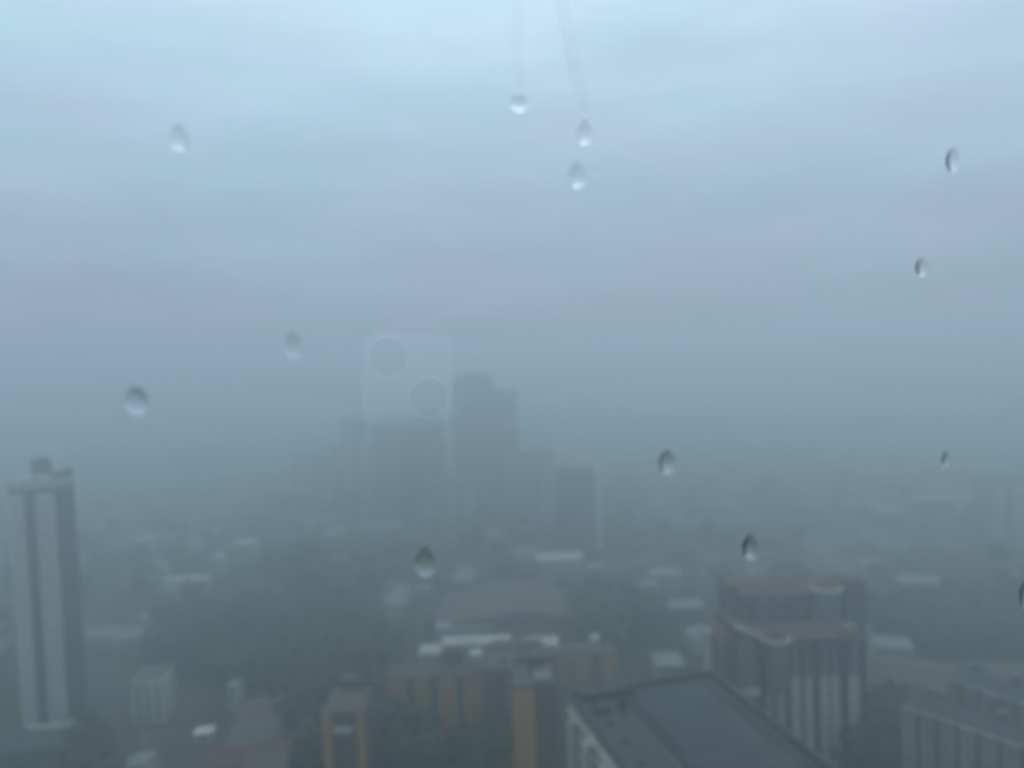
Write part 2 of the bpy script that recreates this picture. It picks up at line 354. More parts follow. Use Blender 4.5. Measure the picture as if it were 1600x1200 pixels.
# ------------------------------------------------------------------ orange apartment blocks
def orange(label, xl, xr, ytop, D, dep, piers, roof_px=None, **k):
    return block('apartment_block', label, 'building', xl, xr, ytop, D, dep, k.pop('wall', 'brown'), piers=piers, pmat='orange', group='orange striped apartment blocks', **k)
G = orange('orange striped slab block with a dull pink pitched roof, lower centre', 606, 754, 1056, 228, 8.5, ((.0, .19), (.285, .43), (.53, .715), (.80, 1.0)), parapet=False, plant=0)
hw, hd, h = G['w'] / 2, 4.25, G['h']
MB().hip(-hw - .6, hw + .6, -hd - 1.2, hd + .6, h + .26, 2.6, 3).build('pitched_roof', 'dullroof', G)
MB().box(hw * .1, hw * .55, -1.5, 4, h + 2.0, h + 6.2).build('stair_head', 'brown', G)
MB().box(hw * .72, hw * .98, 0, 4, h + 1.2, h + 4.6).build('water_tank', 'white', G)
Fb = orange('narrow tower with orange corner stripes and a pale gabled front, bottom centre left', 504, 569, 1112, 190, 13, ((.0, .2), (.82, 1.0)), plant=0, parapet=False)
hw, hd, h = Fb['w'] / 2, 6.5, Fb['h']
MB().hip(-hw - .4, hw + .4, -hd - .9, hd + .4, h + .26, 2.4, 2.2).build('pitched_roof', 'dullroof', Fb)
MB().box(-hw * .45, hw * .4, 1.2, 5.5, h + .26, h + 4.9).build('stair_head', 'brown', Fb)
MB().box(-hw * .46, hw * .42, -hd - 1.6, -hd - .05, h - 5.2, h - 3.8).build('pale_canopy', 'white', Fb)
MB().box(hw * .5, hw * .8, 1.5, 4.5, h + 1, h + 4.4).build('water_tank', 'dark', Fb)
Hb = orange('block with one broad orange face and a purple brown face, beside the grey roof', 800, 871, 1078, 186, 16, ((.0, .48),), plant=0)
hw, hd, h = Hb['w'] / 2, 8, Hb['h']
MB().box(hw * .0, hw * .75, -hd + .6, -1, h + .26, h + 2.4).build('pale_roof_house', 'grey', Hb)
MB().box(-hw * .2, hw * .5, 2, 6, h + .26, h + 4.5).build('stair_head', 'brown', Hb)
Ib = orange('far orange striped slab just above the edge of the big grey roof', 847, 962, 1022, 262, 8, ((.0, .10), (.19, .38), (.40, .66), (.80, 1.0)), plant=0, parapet=False)
hw, hd, h = Ib['w'] / 2, 4, Ib['h']
MB().hip(-hw - .5, hw + .5, -hd - 1, hd + .5, h + .26, 1.6, 3).build('pitched_roof', 'dullroof', Ib)
MB().box(hw * .35, hw * .62, 0, 3.5, h + 1, h + 4.2).build('water_tank', 'white', Ib)
Kb = block('apartment_block', 'dull purple brown block between the two orange blocks', 'building', 757, 806, 1052, 214, 16, 'brown', piers=((.1, .3), (.6, .85)), pmat='pink', plant=1)
block('apartment_block', 'purple brown rear block with roof tanks behind the orange blocks', 'building', 765, 850, 1030, 250, 14, 'brown', piers=((.3, .5), (.75, .9)), pmat='pink', plant=2)

# ------------------------------------------------------------------ the big grey roof at the lower right
ZR = 55.0
A_, B_ = ground(884, 1076, ZR), ground(1116, 1052, ZR)        # the two far corners
ax = Vector((.26, -1, 0)).normalized(); bx_ = Vector((-ax.y, ax.x, 0))
wdR = (B_ - A_).dot(bx_); LEN = 62.0
org = A_.lerp(B_, .5)
R = thing('office_building', 'large flat grey roofed building with a recessed blue strip at lower right', 'building', (org.x, org.y, 0), math.atan2(bx_.y, bx_.x))
hw = wdR / 2                                                   # local: x across, -y towards the camera
MB().box(-hw, hw, -LEN, 0, 0, ZR - 1.2).build('wall', 'cream', R)
MB().box(-hw + .5, hw - .5, -LEN + .5, -.5, ZR - 1.2, ZR - .9).build('roof_deck', 'deck', R)
for nm, b in (('parapet', (-hw - .1, -hw + .45, -LEN, 0)), ('parapet', (hw - .45, hw + .5, -LEN, 0)), ('parapet', (-hw + .453, hw - .453, -.6, .1)), ('parapet', (-hw + .453, hw - .453, -LEN, -LEN + .5))):
    MB().box(*b, ZR - 1.197, ZR).build(nm, 'parapet', R)
# raised centre with blue membrane, dark gutters on both sides
sx = -hw + .36 * wdR
MB().box(-hw + .325 * wdR, -hw + .36 * wdR, -LEN + 2, -6.5, ZR - .897, ZR - .55).build('gutter', 'gutter', R)
MB().box(-hw + .363 * wdR, -hw + .72 * wdR, -LEN + 2, -5.2, ZR - .897, ZR - .4).build('blue_membrane', 'bluegrey', R)
MB().box(-hw + .723 * wdR, -hw + .74 * wdR, -LEN + 2, -6.5, ZR - .897, ZR - .60).build('gutter', 'gutter', R)
MB().box(-hw + .90 * wdR, -hw + .94 * wdR, -LEN + 1, -1.2, ZR - .897, ZR - .7).build('gutter', 'gutter', R)
k_ = 0
for i in range(9):                                             # membrane seams
    y = -8 - i * 5.6; MB().box(-hw + .365 * wdR, -hw + .718 * wdR, y - .06, y + .06, ZR - .397, ZR - .34).build('membrane_seam', 'bluegrey', R)
MB().box(-hw + .05 * wdR, -hw + .40 * wdR, -3.2, -.9, ZR - .897, ZR + .6).build('plant_room', 'parapet', R)
MB().box(-hw + .08 * wdR, -hw + .17 * wdR, -8.2, -6.4, ZR - .897, ZR + .3).build('roof_hatch', 'parapet', R)
q = MB().box(-hw + .235 * wdR, -hw + .275 * wdR, -8.6, -7.4, ZR - .897, ZR + .5); q.lathe([(.5, ZR + .5), (.55, ZR + 1.0), (.2, ZR + 1.2)], 12, -hw + .255 * wdR, -8); q.build('roof_vent', 'gutter', R)
for i in range(7):
    y = -12 - i * 6.5
    MB().box(-hw + .10 * wdR, -hw + .14 * wdR, y - .5, y + .5, ZR - .897, ZR - .35).build('vent_box', 'parapet', R)
# left facade: cream with slanting buttress fins and window bands
m = windows(-LEN + 1, -1, -hw, 1, ZR - 1, bw=3.4, ww=1.8, side=-1); m.build('window', 'glass', R, kind='stuff')
for y in range(6):
    y0 = -2.0 - y * 8.0
    MB().box(-hw - 1.3, -hw - .003, y0 - 2.4, y0, 0, ZR - 4).build('pier', 'cream', R)
for z in (ZR - 3.4,):
    MB().box(-hw - .5, -hw - .003, -LEN, 0, z, z + .5).build('cornice', 'pale', R)
windows(-hw + 1, hw - 1, -LEN, 1, ZR - 1).build('window', 'glass', R, kind='stuff')

# ------------------------------------------------------------------ red-roofed apartment complex on the right
def round_bay(parent, x, y, r, z):                              # rounded bay under a low red cone with a pale eave
    MB().lathe([(r * .82, z - 14), (r * .82, z - .6)], 20, x, y).build('round_bay', 'grey', parent)
    e = MB().lathe([(r * .9, z - .6), (r, z - .5), (r, z + .5), (r * .9, z + .6)], 28, x, y).build('bay_eave', 'pale', parent)
    MB().lathe([(r * .9, z + .61), (r * .55, z + 2.0), (.3, z + 3.4)], 24, x, y).build('cone_roof', 'red', e)
rb = block('apartment_block', 'rear wing of the red roofed apartments, with a curved gable on its roof', 'building', 1142, 1352, 927, 219, 14, 'dark', parapet=False, plant=0, group='red roofed apartment wings',
           piers=((.09, .13), (.20, .27), (.35, .39), (.46, .50), (.60, .64), (.72, .75), (.87, .92)), pmat='grey')
hw, hd, h = rb['w'] / 2, 7, rb['h']
MB().hip(-hw - .8, hw + .8, -hd - 1.5, hd + .8, h + .26, 2.9, 4).build('pitched_roof', 'maroon', rb)
MB().box(-hw - .5, -hw + 2, -hd - .6, hd, h - .4, h + 3.2).build('end_turret', 'maroon', rb)
MB().box(hw - 6.5, hw - .2, -hd - .75, -hd + 3.5, h - 2.5, h + 3.4).build('end_turret', 'maroon', rb)
xg = -hw + .70 * rb['w']
round_bay(rb, xg, -hd - .6, 4.6, h + 1.6)
MB().box(hw + .003, hw + 1.6, -hd - .4, hd - 2, 0, h - 11.5).build('end_wall', 'cream', rb)
fb = block('apartment_block', 'front wing of the red roofed apartments, pale striped facade above the grey roof', 'building', 1184, 1344, 998, 204, 12, 'dark', parapet=False, plant=0, group='red roofed apartment wings', piers=())
hw, hd, h, wd = fb['w'] / 2, 6, fb['h'], fb['w']
zs = at(1250, 1057, 204).z
for (x0, x1) in ((1193, 1204), (1211, 1223), (1234, 1248), (1254, 1267), (1279, 1292), (1296, 1309), (1324, 1340)):
    a, b = (x0 - 1184) / 160, (x1 - 1184) / 160
    X0, X1 = -hw + a * wd + .12, -hw + b * wd - .12
    pr = MB().box(X0, X1, -hd - .9, -hd - .003, 0, zs).build('pier', 'rose', fb)
    windows(X0 + .1, X1 - .1, -hd - .9, 1, zs, bw=1.9, ww=.6, wh=1.0).build('window', 'glass', pr, kind='stuff')
    MB().box(X0 + .3, X1 - .3, -hd - .7, -hd - .003, zs + .003, h - 1.5).build('upper_pier', 'grey', fb)
MB().hip(-hw - .6, hw + .6, -hd - 1.6, hd + .6, h + .26, 2.4, 3).build('pitched_roof', 'maroon', fb)
round_bay(fb, -hw + (1209 - 1184) / 160 * wd, -hd - 1.0, 4.2, h + .9)
MB().box(hw - 4.6, hw - 1.4, -hd - 1.2, -hd + 2, h + .3, h + 3.4).build('end_turret', 'pink', fb)
sw = block('apartment_block', 'brownish side wing at the left corner of the red roofed apartments', 'building', 1116, 1183, 996, 196, 12, 'brown', parapet=False, plant=0, group='red roofed apartment wings', piers=((.02, .15), (.45, .85)), pmat='pink', rz=0.12)
hw, hd, h = sw['w'] / 2, 6, sw['h']
MB().hip(-hw - .5, hw + .5, -hd - 1.2, hd + .5, h + .26, 1.6, 2).build('pitched_roof', 'maroon', sw)
q = MB(); zA, zB = h + 4.4, h + .6
q.add([(-hw * .3, -hd - 1.9, zA - 1.3), (hw * 1.1, -hd - 1.9, zB - 1.3), (hw * 1.1, -hd - 1.9, zB), (-hw * .3, -hd - 1.9, zA), (-hw * .3, -hd - 1.3, zA - 1.3), (hw * 1.1, -hd - 1.3, zB - 1.3), (hw * 1.1, -hd - 1.3, zB), (-hw * .3, -hd - 1.3, zA)],
      [(0, 1, 2, 3), (5, 4, 7, 6), (3, 2, 6, 7), (0, 4, 5, 1), (0, 3, 7, 4), (1, 5, 6, 2)])
q.build('sloping_parapet', 'pale', sw)
MB().add([(-hw * .3, -hd - 1.2, h + .3), (hw * .9, -hd - 1.2, h + .3), (-hw * .3, -hd - 1.2, zA - .6), (-hw * .3, hd, h + .3), (hw * .9, hd, h + .3), (-hw * .3, hd, zA - .6)], [(0, 1, 2), (4, 3, 5), (0, 2, 5, 3), (1, 4, 5, 2), (0, 3, 4, 1)]).build('sloping_roof', 'maroon', sw)
MB().box(-hw + .2, hw * .9, -hd - 1.6, -hd - .75, h - 15.6, h - 14.2).build('pale_ledge', 'white', sw)
MB().box(-hw - 1.2, -hw - .003, -2, 2, 0, h + .6).build('stair_head', 'cream', sw)

# ------------------------------------------------------------------ long blocks in the lower right corner
def slab_between(label, p0, p1, zt, dep, wall, roofm, nb, group=None):
    d = p1 - p0; d.z = 0; ln = d.length; a = math.atan2(d.y, d.x); mid = (p0 + p1) / 2
    n = Vector((-math.sin(a), math.cos(a), 0)); c = mid + n * (dep / 2)
    r = thing('apartment_block', label, 'building', (c.x, c.y, 0), a, group)
    MB().box(-ln / 2, ln / 2, -dep / 2, dep / 2, 0, zt).build('wall', wall, r)
    st = ln / nb; m = MB()
    for i in range(nb):
        x0 = -ln / 2 + i * st + st * .14; x1 = -ln / 2 + (i + 1) * st - st * .14
        b = MB().box(x0, x1, -dep / 2 - 1.0, -dep / 2 - .003, 0, zt - .4).build('bay', 'baycol', r)
        windows(x0 + .1, x1 - .1, -dep / 2 - 1.0, .5, zt - .2, bw=1.6, ww=.7, wh=1.0).build('window', 'glass', b, kind='stuff')
        MB().box(x0 - .2, x1 + .2, -dep / 2 - 1.4, -dep / 2 + .5, zt + .003, zt + .7).build('bay_cap', 'grey', r)
    MB().hip(-ln / 2 - .4, ln / 2 + .4, -dep / 2 + .55, dep / 2 + .6, zt + .003, 2.6, 2.5).build('roof', roofm, r)
    for i in range(3):
        x = -ln / 2 + ln * (i + .5) / 3; MB().box(x - 1.2, x + 1.2, .5, 3, zt + 1.2, zt + 3.9).build('water_tank', 'greyroof', r)
    return r
p0 = ground(1407, 1105, 27.0); p1 = ground(1600, 1172, 27.0); p1 = p0 + (p1 - p0) * 1.5
slab_between('long dark roofed block with ribbed pale bays in the bottom right corner', p0, p1, 27.0, 11, 'dark', 'dark', 9, 'dark roofed blocks in the corner')
p0 = ground(1478, 1062, 27); p1 = ground(1600, 1102, 27); p1 = p0 + (p1 - p0) * 1.6
slab_between('second parallel dark roofed block behind the ribbed corner block', p0, p1, 27, 11, 'dark', 'dark', 7, 'dark roofed blocks in the corner')
hall('low_building', 'long low pinkish roof between the red roofed apartments and the corner blocks', 'building', 1432, 1052, 125, 22, 9, 'pink', 'dullroof', 3, rz=-.35, inset=4)
hall('low_building', 'dull pink roofed building in the right corner behind the dark roofs', 'building', 1570, 1052, 90, 16, 8, 'pink', 'dullroof', 2.6, rz=-.35, inset=3)
hall('low_building', 'pale flat roofed house among trees right of the red roofed apartments', 'building', 1392, 1003, 52, 12, 6, 'cream', 'metalroof', 1.4, rz=-.3)
ob = block('office_block', 'small dark block cut off by the right edge of the picture', 'building', 1588, 1640, 905, 300, 14, 'dark', plant=0)

# ------------------------------------------------------------------ low buildings in the middle
def H(*a, **k): return hall('low_building', *a, **k)
H('pale roofed shed, nearest of the low roofs behind the orange slab block', 'building', 680, 1014, 44, 9, 6, 'white', 'white', 1.0)
H('long pale roofed hall with a thin white front, left of a dark gap', 'building', 745, 1000, 104, 9, 7, 'white', 'white', 1.2)
H('short pale roofed hall just right of the dark gap behind the orange blocks', 'building', 847, 1001, 46, 9, 7, 'white', 'white', 1.2)
H('thin pale roofed hall below the wide dull pink roof', 'building', 725, 976, 84, 8, 7, 'white', 'metalroof', 1.0)
H('grey roofed hall directly behind the purple brown rear block', 'building', 792, 1020, 84, 10, 7, 'grey', 'greyroof', 1.2)
# the wide curved roof
c = ground(790, 985, 6); dm = thing('exhibition_hall', 'wide dull pink hall with a low curved roof in the middle distance', 'building', (c.x + 6, c.y + 26, 0))
MB().box(-34, 34, -22, 22, 0, 6).build('wall', 'pink', dm)
v = []; n = 14
for yy in (-22.8, 22.8): v += [(-36 + 72 * i / n, yy, 6.003 + 6.0 * math.sin(PI * i / n)) for i in range(n + 1)]
MB().add(v, [tuple(range(n + 1)), tuple(reversed(range(n + 1, 2 * n + 2)))] + [(i + 1, i, n + 1 + i, n + 2 + i) for i in range(n)] + [(0, n, 2 * n + 1, n + 1)]).build('curved_roof', 'dullroof', dm)
windows(-33, 33, -22, 1.2, 7, bw=4, ww=2.4).build('window', 'glass', dm, kind='stuff')
H('dull pink hip roofed house left of the curved roof hall', 'building', 700, 955, 60, 14, 6, 'pink', 'dullroof', 3, inset=4)
H('broad pale roofed warehouse below the white finned tower', 'building', 873, 869, 68, 16, 9, 'white', 'white', 2)
H('pale shed right of the broad warehouse below the finned tower', 'building', 930, 884, 26, 10, 7, 'white', 'metalroof', 1.4)
H('long pale roofed building left of the red roofed apartments', 'building', 1040, 894, 46, 12, 8, 'cream', 'metalroof', 1.6, rz=-.25)
H('small pale house at the left foot of the red roofed apartments', 'building', 1012, 911, 20, 8, 7, 'cream', 'metalroof', 1.4)
H('pale low hall in the haze left of the red roofed apartments, beyond dark trees', 'building', 1060, 944, 70, 10, 6, 'grey', 'metalroof', 1.2)
H('pale flat roof low in front of the dark trees, above the grey roof edge', 'building', 1042, 1030, 40, 12, 6, 'cream', 'metalroof', 1.2)
H('pale long roof between the tower cluster and the twin towers', 'building', 735, 748, 70, 14, 22, 'grey', 'metalroof', 2)
H('small pale cube house between the left tower and the tower cluster', 'building', 226, 842, 22, 10, 12, 'white', 'white', 1)
H('bright small white house in the hazy left mid ground', 'building', 343, 868, 16, 9, 10, 'white', 'white', 1)
H('wide pale house right of the small white house, far left', 'building', 385, 846, 34, 12, 10, 'cream', 'white', 1.5)
H('row of pale roofs along the far road on the left', 'building', 295, 903, 64, 10, 8, 'cream', 'white', 1.4)
H('faint pale house at the far side of the left road', 'building', 268, 918, 24, 9, 7, 'white', 'metalroof', 1.2)
H('pale shed in the left centre mid ground beside dark trees', 'building', 525, 872, 44, 12, 9, 'grey', 'metalroof', 1.5)
H('faint grey roofed school building left of the tower cluster', 'building', 595, 822, 60, 14, 10, 'grey', 'metalroof', 1.5)
H('grey long roof on the right in front of the far right block', 'building', 1440, 906, 70, 14, 8, 'grey', 'metalroof', 1.6, rz=-.2)
H('faint pale roof on the right, beyond the grey long roof', 'building', 1452, 778, 60, 16, 14, 'grey', 'metalroof', 2)
H('faint pale low roof left of the far right roof', 'building', 1385, 798, 40, 14, 12, 'grey', 'metalroof', 2)
# lower left corner
cb = block('office_block', 'plain pale grey cube shaped building beside the road, lower left', 'building', 203, 250, 1068, 243, 11, 'pale', plant=0, win=True, rz=.12)
H('reddish roofed long building in the bottom left corner', 'building', 385, 1178, 130, 12, 14, 'brown', 'maroon', 2.5, rz=.16, inset=3)
H('orange walled low block at the bottom left, behind the reddish roof', 'building', 415, 1190, 60, 8, 16, 'orange', 'dullroof', 1.5, rz=.16, inset=2)
H('pinkish grey roof, upper of two roofs beside the narrow orange tower', 'building', 408, 1106, 62, 14, 7, 'pink', 'dullroof', 2, rz=.2, inset=3)
H('pale grey roof, lower of two roofs beside the narrow orange tower', 'building', 400, 1140, 74, 12, 7, 'grey', 'greyroof', 1.5, rz=.2)
H('small bright white canopy in the dark gap beside the lower left road', 'building', 320, 1141, 24, 4.5, 3.2, 'white', 'brightwhite', .7, rz=.1)
H('small pale hut behind the pinkish roofs at lower left', 'building', 368, 1068, 14, 6, 9, 'white', 'metalroof', .8)
H('small pale house by the boundary wall at the lower left edge', 'building', 222, 1186, 26, 7, 6, 'pale', 'metalroof', 1)

# ------------------------------------------------------------------ generic low houses in the haze
def proto_house(label, wd, dep, h, wall, roofm, rise, inset):
    r = thing('house', label, 'house', (0, 0, -0), 0, 'low houses scattered through the misty town')
    MB().box(-wd / 2, wd / 2, -dep / 2, dep / 2, 0, h).build('wall', wall, r)
    MB().hip(-wd / 2 - .5, wd / 2 + .5, -dep / 2 - .5, dep / 2 + .5, h + .003, rise, inset).build('roof', roofm, r)
    m = windows(-wd / 2 + .4, wd / 2 - .4, -dep / 2, 0, h + .8, bw=3); m.build('window', 'glass', r, kind='stuff')
    return r
LAB = ['small misty house with a pale metal roof among trees', 'small misty house with a dull red roof among trees', 'small misty house with a grey roof among trees', 'taller misty pale shop house with a grey roof']
protos = [proto_house(LAB[0], 11, 8, 5, 'cream', 'metalroof', 2, 2), proto_house(LAB[1], 10, 9, 5.5, 'pale', 'dullroof', 2.4, 3),
          proto_house(LAB[2], 13, 9, 4.5, 'pale', 'greyroof', 2, 0), proto_house(LAB[3], 9, 12, 10, 'pale', 'greyroof', 1.5, 0)]
taken = []
for o in S.objects:
    if o.parent is None and o.get('category') in ('building', 'tower') : taken.append((o.location.x, o.location.y, 22))
for px, py in ((196, 1170), (170, 1110), (150, 1050), (138, 990), (150, 930), (230, 880), (360, 850), (930, 900), (1040, 860), (1200, 840), (1420, 842)):
    q = ground(px, py); taken.append((q.x, q.y, 12))
woods = [(250, 600, 955, 1085), (895, 1010, 935, 1005), (1365, 1600, 955, 1030), (430, 600, 880, 930)]
def in_wood(px, py): return any(a < px < b and c_ < py < d for a, b, c_, d in woods)
def free(x, y, r): return all((x - a) ** 2 + (y - b) ** 2 > (r + c_) ** 2 for a, b, c_ in taken)
used = [0] * 4; cnt = 0; tries = 0; tree_spots = []
while cnt < 210 and tries < 9000:
    tries += 1
    px = random.uniform(-40, 1640); py = 556 - (px - 800) * .037 + 120 * F / random.choice((random.uniform(260, 560), random.uniform(300, 1100)))
    if py > 1080 or in_wood(px, py): continue
    q = ground(px, py)
    if not free(q.x, q.y, 6): continue
    taken.append((q.x, q.y, 7)); i = random.choices(range(4), (4, 3, 3, 2))[0]
    o = protos[i] if not used[i] else copy_tree(protos[i]); used[i] = 1
    o.location = (q.x, q.y, 0); o.rotation_euler.z = random.choice((0.2, -.25, .1, 1.7)) + random.uniform(-.1, .1); sc = random.uniform(.85, 1.35); o.scale = (sc, sc, sc); cnt += 1

# ------------------------------------------------------------------ trees
def crown_mesh(seed, R_, n):
    rnd = random.Random(seed); mb = MB()
    lobes = [(Vector((rnd.gauss(0, .45), rnd.gauss(0, .45), rnd.uniform(-.2, .55))) * R_, rnd.uniform(.42, .7) * R_) for _ in range(7)]
    for k in range(n):
        c, r = lobes[k % 7]
        d = Vector((rnd.gauss(0, 1), rnd.gauss(0, 1), rnd.gauss(0, 1))).normalized()
        p = c + d * r * rnd.uniform(.65, 1.05); s = R_ * rnd.uniform(.10, .2)
        a = d.orthogonal().normalized(); a = Matrix.Rotation(rnd.uniform(0, 6.3), 3, d) @ a; b = d.cross(a); tl = d * rnd.uniform(-.6, .6)
        mb.add([p - a * s - b * s + tl * s, p + a * s - b * s - tl * s, p + a * s * .7 + b * s, p - a * s * .7 + b * s + tl * s * .5], [(0, 1, 2, 3)])
    return mb
def trunk_mb(Rc, hgt):
    mb = MB().lathe([(Rc * .10, 0), (Rc * .075, hgt * .5), (Rc * .05, hgt)], 7)
    for k in range(4):
        a = k * 1.6 + .3; d = Vector((math.cos(a), math.sin(a), 1.0)); p = Vector((0, 0, hgt * .7)); q = p + d * Rc * .55; s = Rc * .03
        mb.add([p + Vector((s, 0, 0)), p + Vector((-s, s, 0)), p + Vector((-s, -s, 0)), q], [(0, 1, 3), (1, 2, 3), (2, 0, 3)])
    return mb
tp = []
for i in range(4):
    Rc = 4.2 + i * .5; hg = 4.5
    r = thing('tree', ('round dark green tree standing between the misty houses', 'broad mid green tree standing between the misty houses')[i % 2], 'tree', (0, 0, 0), 0, 'trees between the misty houses')
    trunk_mb(Rc, hg).build('trunk', 'trunk', r)
    o = crown_mesh(40 + i, Rc, 200).build('crown', 'leafA' if i % 2 == 0 else 'leafB', r); o.location.z = hg + Rc * .45
    tp.append(r)
used = [0] * 4; cnt = 0; tries = 0
while cnt < 170 and tries < 6000:
    tries += 1
    px = random.uniform(-40, 1640); py = 556 - (px - 800) * .037 + 120 * F / random.uniform(205, 640)
    q = ground(px, py)
    if not free(q.x, q.y, 3.0): continue
    taken.append((q.x, q.y, 3.2)); i = random.randrange(4)
    o = tp[i] if not used[i] else copy_tree(tp[i]); used[i] = 1
    o.location = (q.x, q.y, 0); o.rotation_euler.z = random.uniform(0, 6.3); s = random.uniform(.7, 1.5); o.scale = (s, s, s * random.uniform(.85, 1.1)); cnt += 1
def wood(label_seed, zones, n, m):
    rnd = random.Random(label_seed); mb = MB()
    base = [crown_mesh(90 + label_seed * 5 + i, 5.0, 90) for i in range(3)]
    k = 0; tr = 0
    while k < n and tr < n * 20:
        tr += 1
        a, b, c_, d = rnd.choice(zones); px, py = rnd.uniform(a, b), rnd.uniform(c_, d)
        # ragged outline
        if abs((px - a) / (b - a) - .5) + abs((py - c_) / (d - c_) - .5) > .62 + rnd.uniform(-.1, .25): continue
        q = ground(px, py)
        if not all((q.x - x) ** 2 + (q.y - y) ** 2 > (r * .62 + 2) ** 2 for x, y, r in taken if r > 5): continue
        s = rnd.uniform(.7, 1.6); ro = rnd.uniform(0, 6.3); cs, sn = math.cos(ro) * s, math.sin(ro) * s; bm_ = rnd.choice(base)
        mb.add([(q.x + x * cs - y * sn, q.y + x * sn + y * cs, 5.5 * s + z * s) for x, y, z in bm_.v], bm_.f)
        mb.lathe([(.5 * s, 0), (.3 * s, 5 * s)], 5, q.x, q.y); k += 1
    mb.build('woodland', m, kind='stuff')
wood(1, [woods[0], woods[3]], 190, 'leafA'); wood(4, [woods[0], woods[3]], 90, 'leafB')
wood(2, [woods[1], woods[2]], 160, 'leafA'); wood(5, [woods[1], woods[2]], 70, 'leafB')
wood(3, [(455, 500, 1090, 1260), (572, 602, 1100, 1260), (600, 790, 1170, 1300), (1340, 1420, 1080, 1240), (60, 200, 1190, 1280)], 150, 'leafA')

# ------------------------------------------------------------------ the room behind the window
dn = ray(608, 558); nrm = Vector((dn.x, dn.y, 0)).normalized()          # outward normal of the glass
tan = Vector((nrm.y, -nrm.x, 0))                                        # to the right along the glass
AZ = math.atan2(tan.y, tan.x); GD = .120
ROOM = Vector((0, 0, CAMZ)) + nrm * GD                                  # local origin: glass inner face at eye height; local +y outward
def rbox(name, b, m, kind=None, parent=None):
    o = MB().box(*b).build(name, m, parent, kind=kind)
    if parent is None: o.location = ROOM; o.rotation_euler = (0, 0, AZ)
    return o
W0, W1, H0, H1 = -1.7, 1.7, -.9, .85
rbox('wall', (-4, W0, -.12, .12, -1.6, 1.2), 'roomwall', 'structure'); rbox('wall', (W1, 4, -.12, .12, -1.6, 1.2), 'roomwall', 'structure')
rbox('wall', (W0, W1, -.12, .12, -1.6, H0), 'roomwall', 'structure'); rbox('wall', (W0, W1, -.12, .12, H1, 1.2), 'roomwall', 'structure')
rbox('wall', (-4.12, -4, -4.5, .12, -1.6, 1.2), 'roomwall', 'structure'); rbox('wall', (4, 4.12, -4.5, .12, -1.6, 1.2), 'roomwall', 'structure')
rbox('wall', (-4.12, 4.12, -4.62, -4.5, -1.6, 1.2), 'roomwall', 'structure')
rbox('floor', (-4.12, 4.12, -4.62, .12, -1.75, -1.6), 'floorm', 'structure'); rbox('ceiling', (-4.12, 4.12, -4.62, .12, 1.2, 1.35), 'roomwall', 'structure')
fr = MB(); fr.box(W0, W0 + .05, -.05, .06, H0, H1).box(W1 - .05, W1, -.05, .06, H0, H1).box(W0 + .05, W1 - .05, -.05, .06, H0, H0 + .05).box(W0 + .05, W1 - .05, -.05, .06, H1 - .05, H1)
wf = fr.build('window', 'alu'); wf.location = ROOM; wf.rotation_euler = (0, 0, AZ)
tag(wf, 'wide fixed window with clear glass spotted by rain', 'window')
pane = rbox('pane', (W0 + .05, W1 - .05, 0, .006, H0 + .05, H1 - .05), M_CLEAR, None, wf)
OUT = .0062                                                             # outer face of the glass
def on_glass(px, py, off=OUT):
    d = ray(px, py); k = (GD + off) / d.dot(nrm); return EYE + d * k
def mm(px): return px * (GD + OUT) / F                                  # photo pixels -> metres on the glass

# ------------------------------------------------------------------ raindrops
def drop(label, px, py, wpx, hpx, lean=0.0, bulge=.36, point=.35):
    """A rain drop on the outer face: narrow top, full bottom, thickest low down; closed, with a flat back on the glass."""
    a, b = mm(wpx) * .45, mm(hpx) * .46; hgt = a * bulge; n, rings = 36, 10; mb = MB(); c = on_glass(px, py)
    def outline(th):
        x, z = math.cos(th), math.sin(th); wdt = 1 - point * max(0, z) ** 1.4
        irr = 1 + .035 * math.sin(3 * th + px) + .02 * math.sin(5 * th + py)
        return x * a * wdt * irr + lean * z * b, z * b * irr
    vs_ = [(0, hgt * 1.0, -.22 * b)]
    for i in range(1, rings + 1):
        r = i / rings
        for k in range(n):
            x, z = outline(2 * PI * k / n); vs_.append((x * r, hgt * (1 - r * r) if i < rings else 0.0, z * r + (-.22 * b) * (1 - r) ** 1.0))
    fs = [(0, 1 + (k + 1) % n, 1 + k) for k in range(n)]
    for i in range(rings - 1):
        for k in range(n):
            j = (k + 1) % n; p, q = 1 + i * n, 1 + (i + 1) * n; fs.append((p + k, p + j, q + j, q + k))
    base = 1 + (rings - 1) * n
    mb.add(vs_, fs); mb.add([vs_[base + k] for k in range(n)], [tuple(range(n))])
    o = mb.build('raindrop', M_WATER, smooth=True); o.data.polygons[-1].use_smooth = False
    o.location = c; o.rotation_euler = (0, 0, AZ)
    bm = bmesh.new(); bm.from_mesh(o.data); bmesh.ops.recalc_face_normals(bm, faces=bm.faces); bm.to_mesh(o.data); bm.free()
    return tag(o, label, 'raindrop', 'raindrops on the window glass')
drop('raindrop on the glass in the upper left of the sky', 279, 215, 31, 44)
drop('flat bright raindrop below the left water streak, highest of all drops', 811, 161, 34, 30, point=.2, bulge=.28)
drop('small raindrop at the lower end of the slanting water streak', 914, 207, 28, 44)
drop('large raindrop just below the end of the slanting water streak', 902, 274, 34, 46)
drop('leaning raindrop near the right edge, upper of the right pair in the sky', 1489, 249, 30, 48, lean=.12)
drop('crisp edged round raindrop near the right edge, lower of the right pair', 1441, 417, 28, 36, point=.15)
drop('faint raindrop left of the two ring reflection', 458, 540, 30, 46)
drop('broad raindrop in the haze above the left tower', 213, 626, 40, 46, lean=-.08)
drop('raindrop right of the skyline towers, about level with their tops', 1043, 722, 32, 46, bulge=.42)
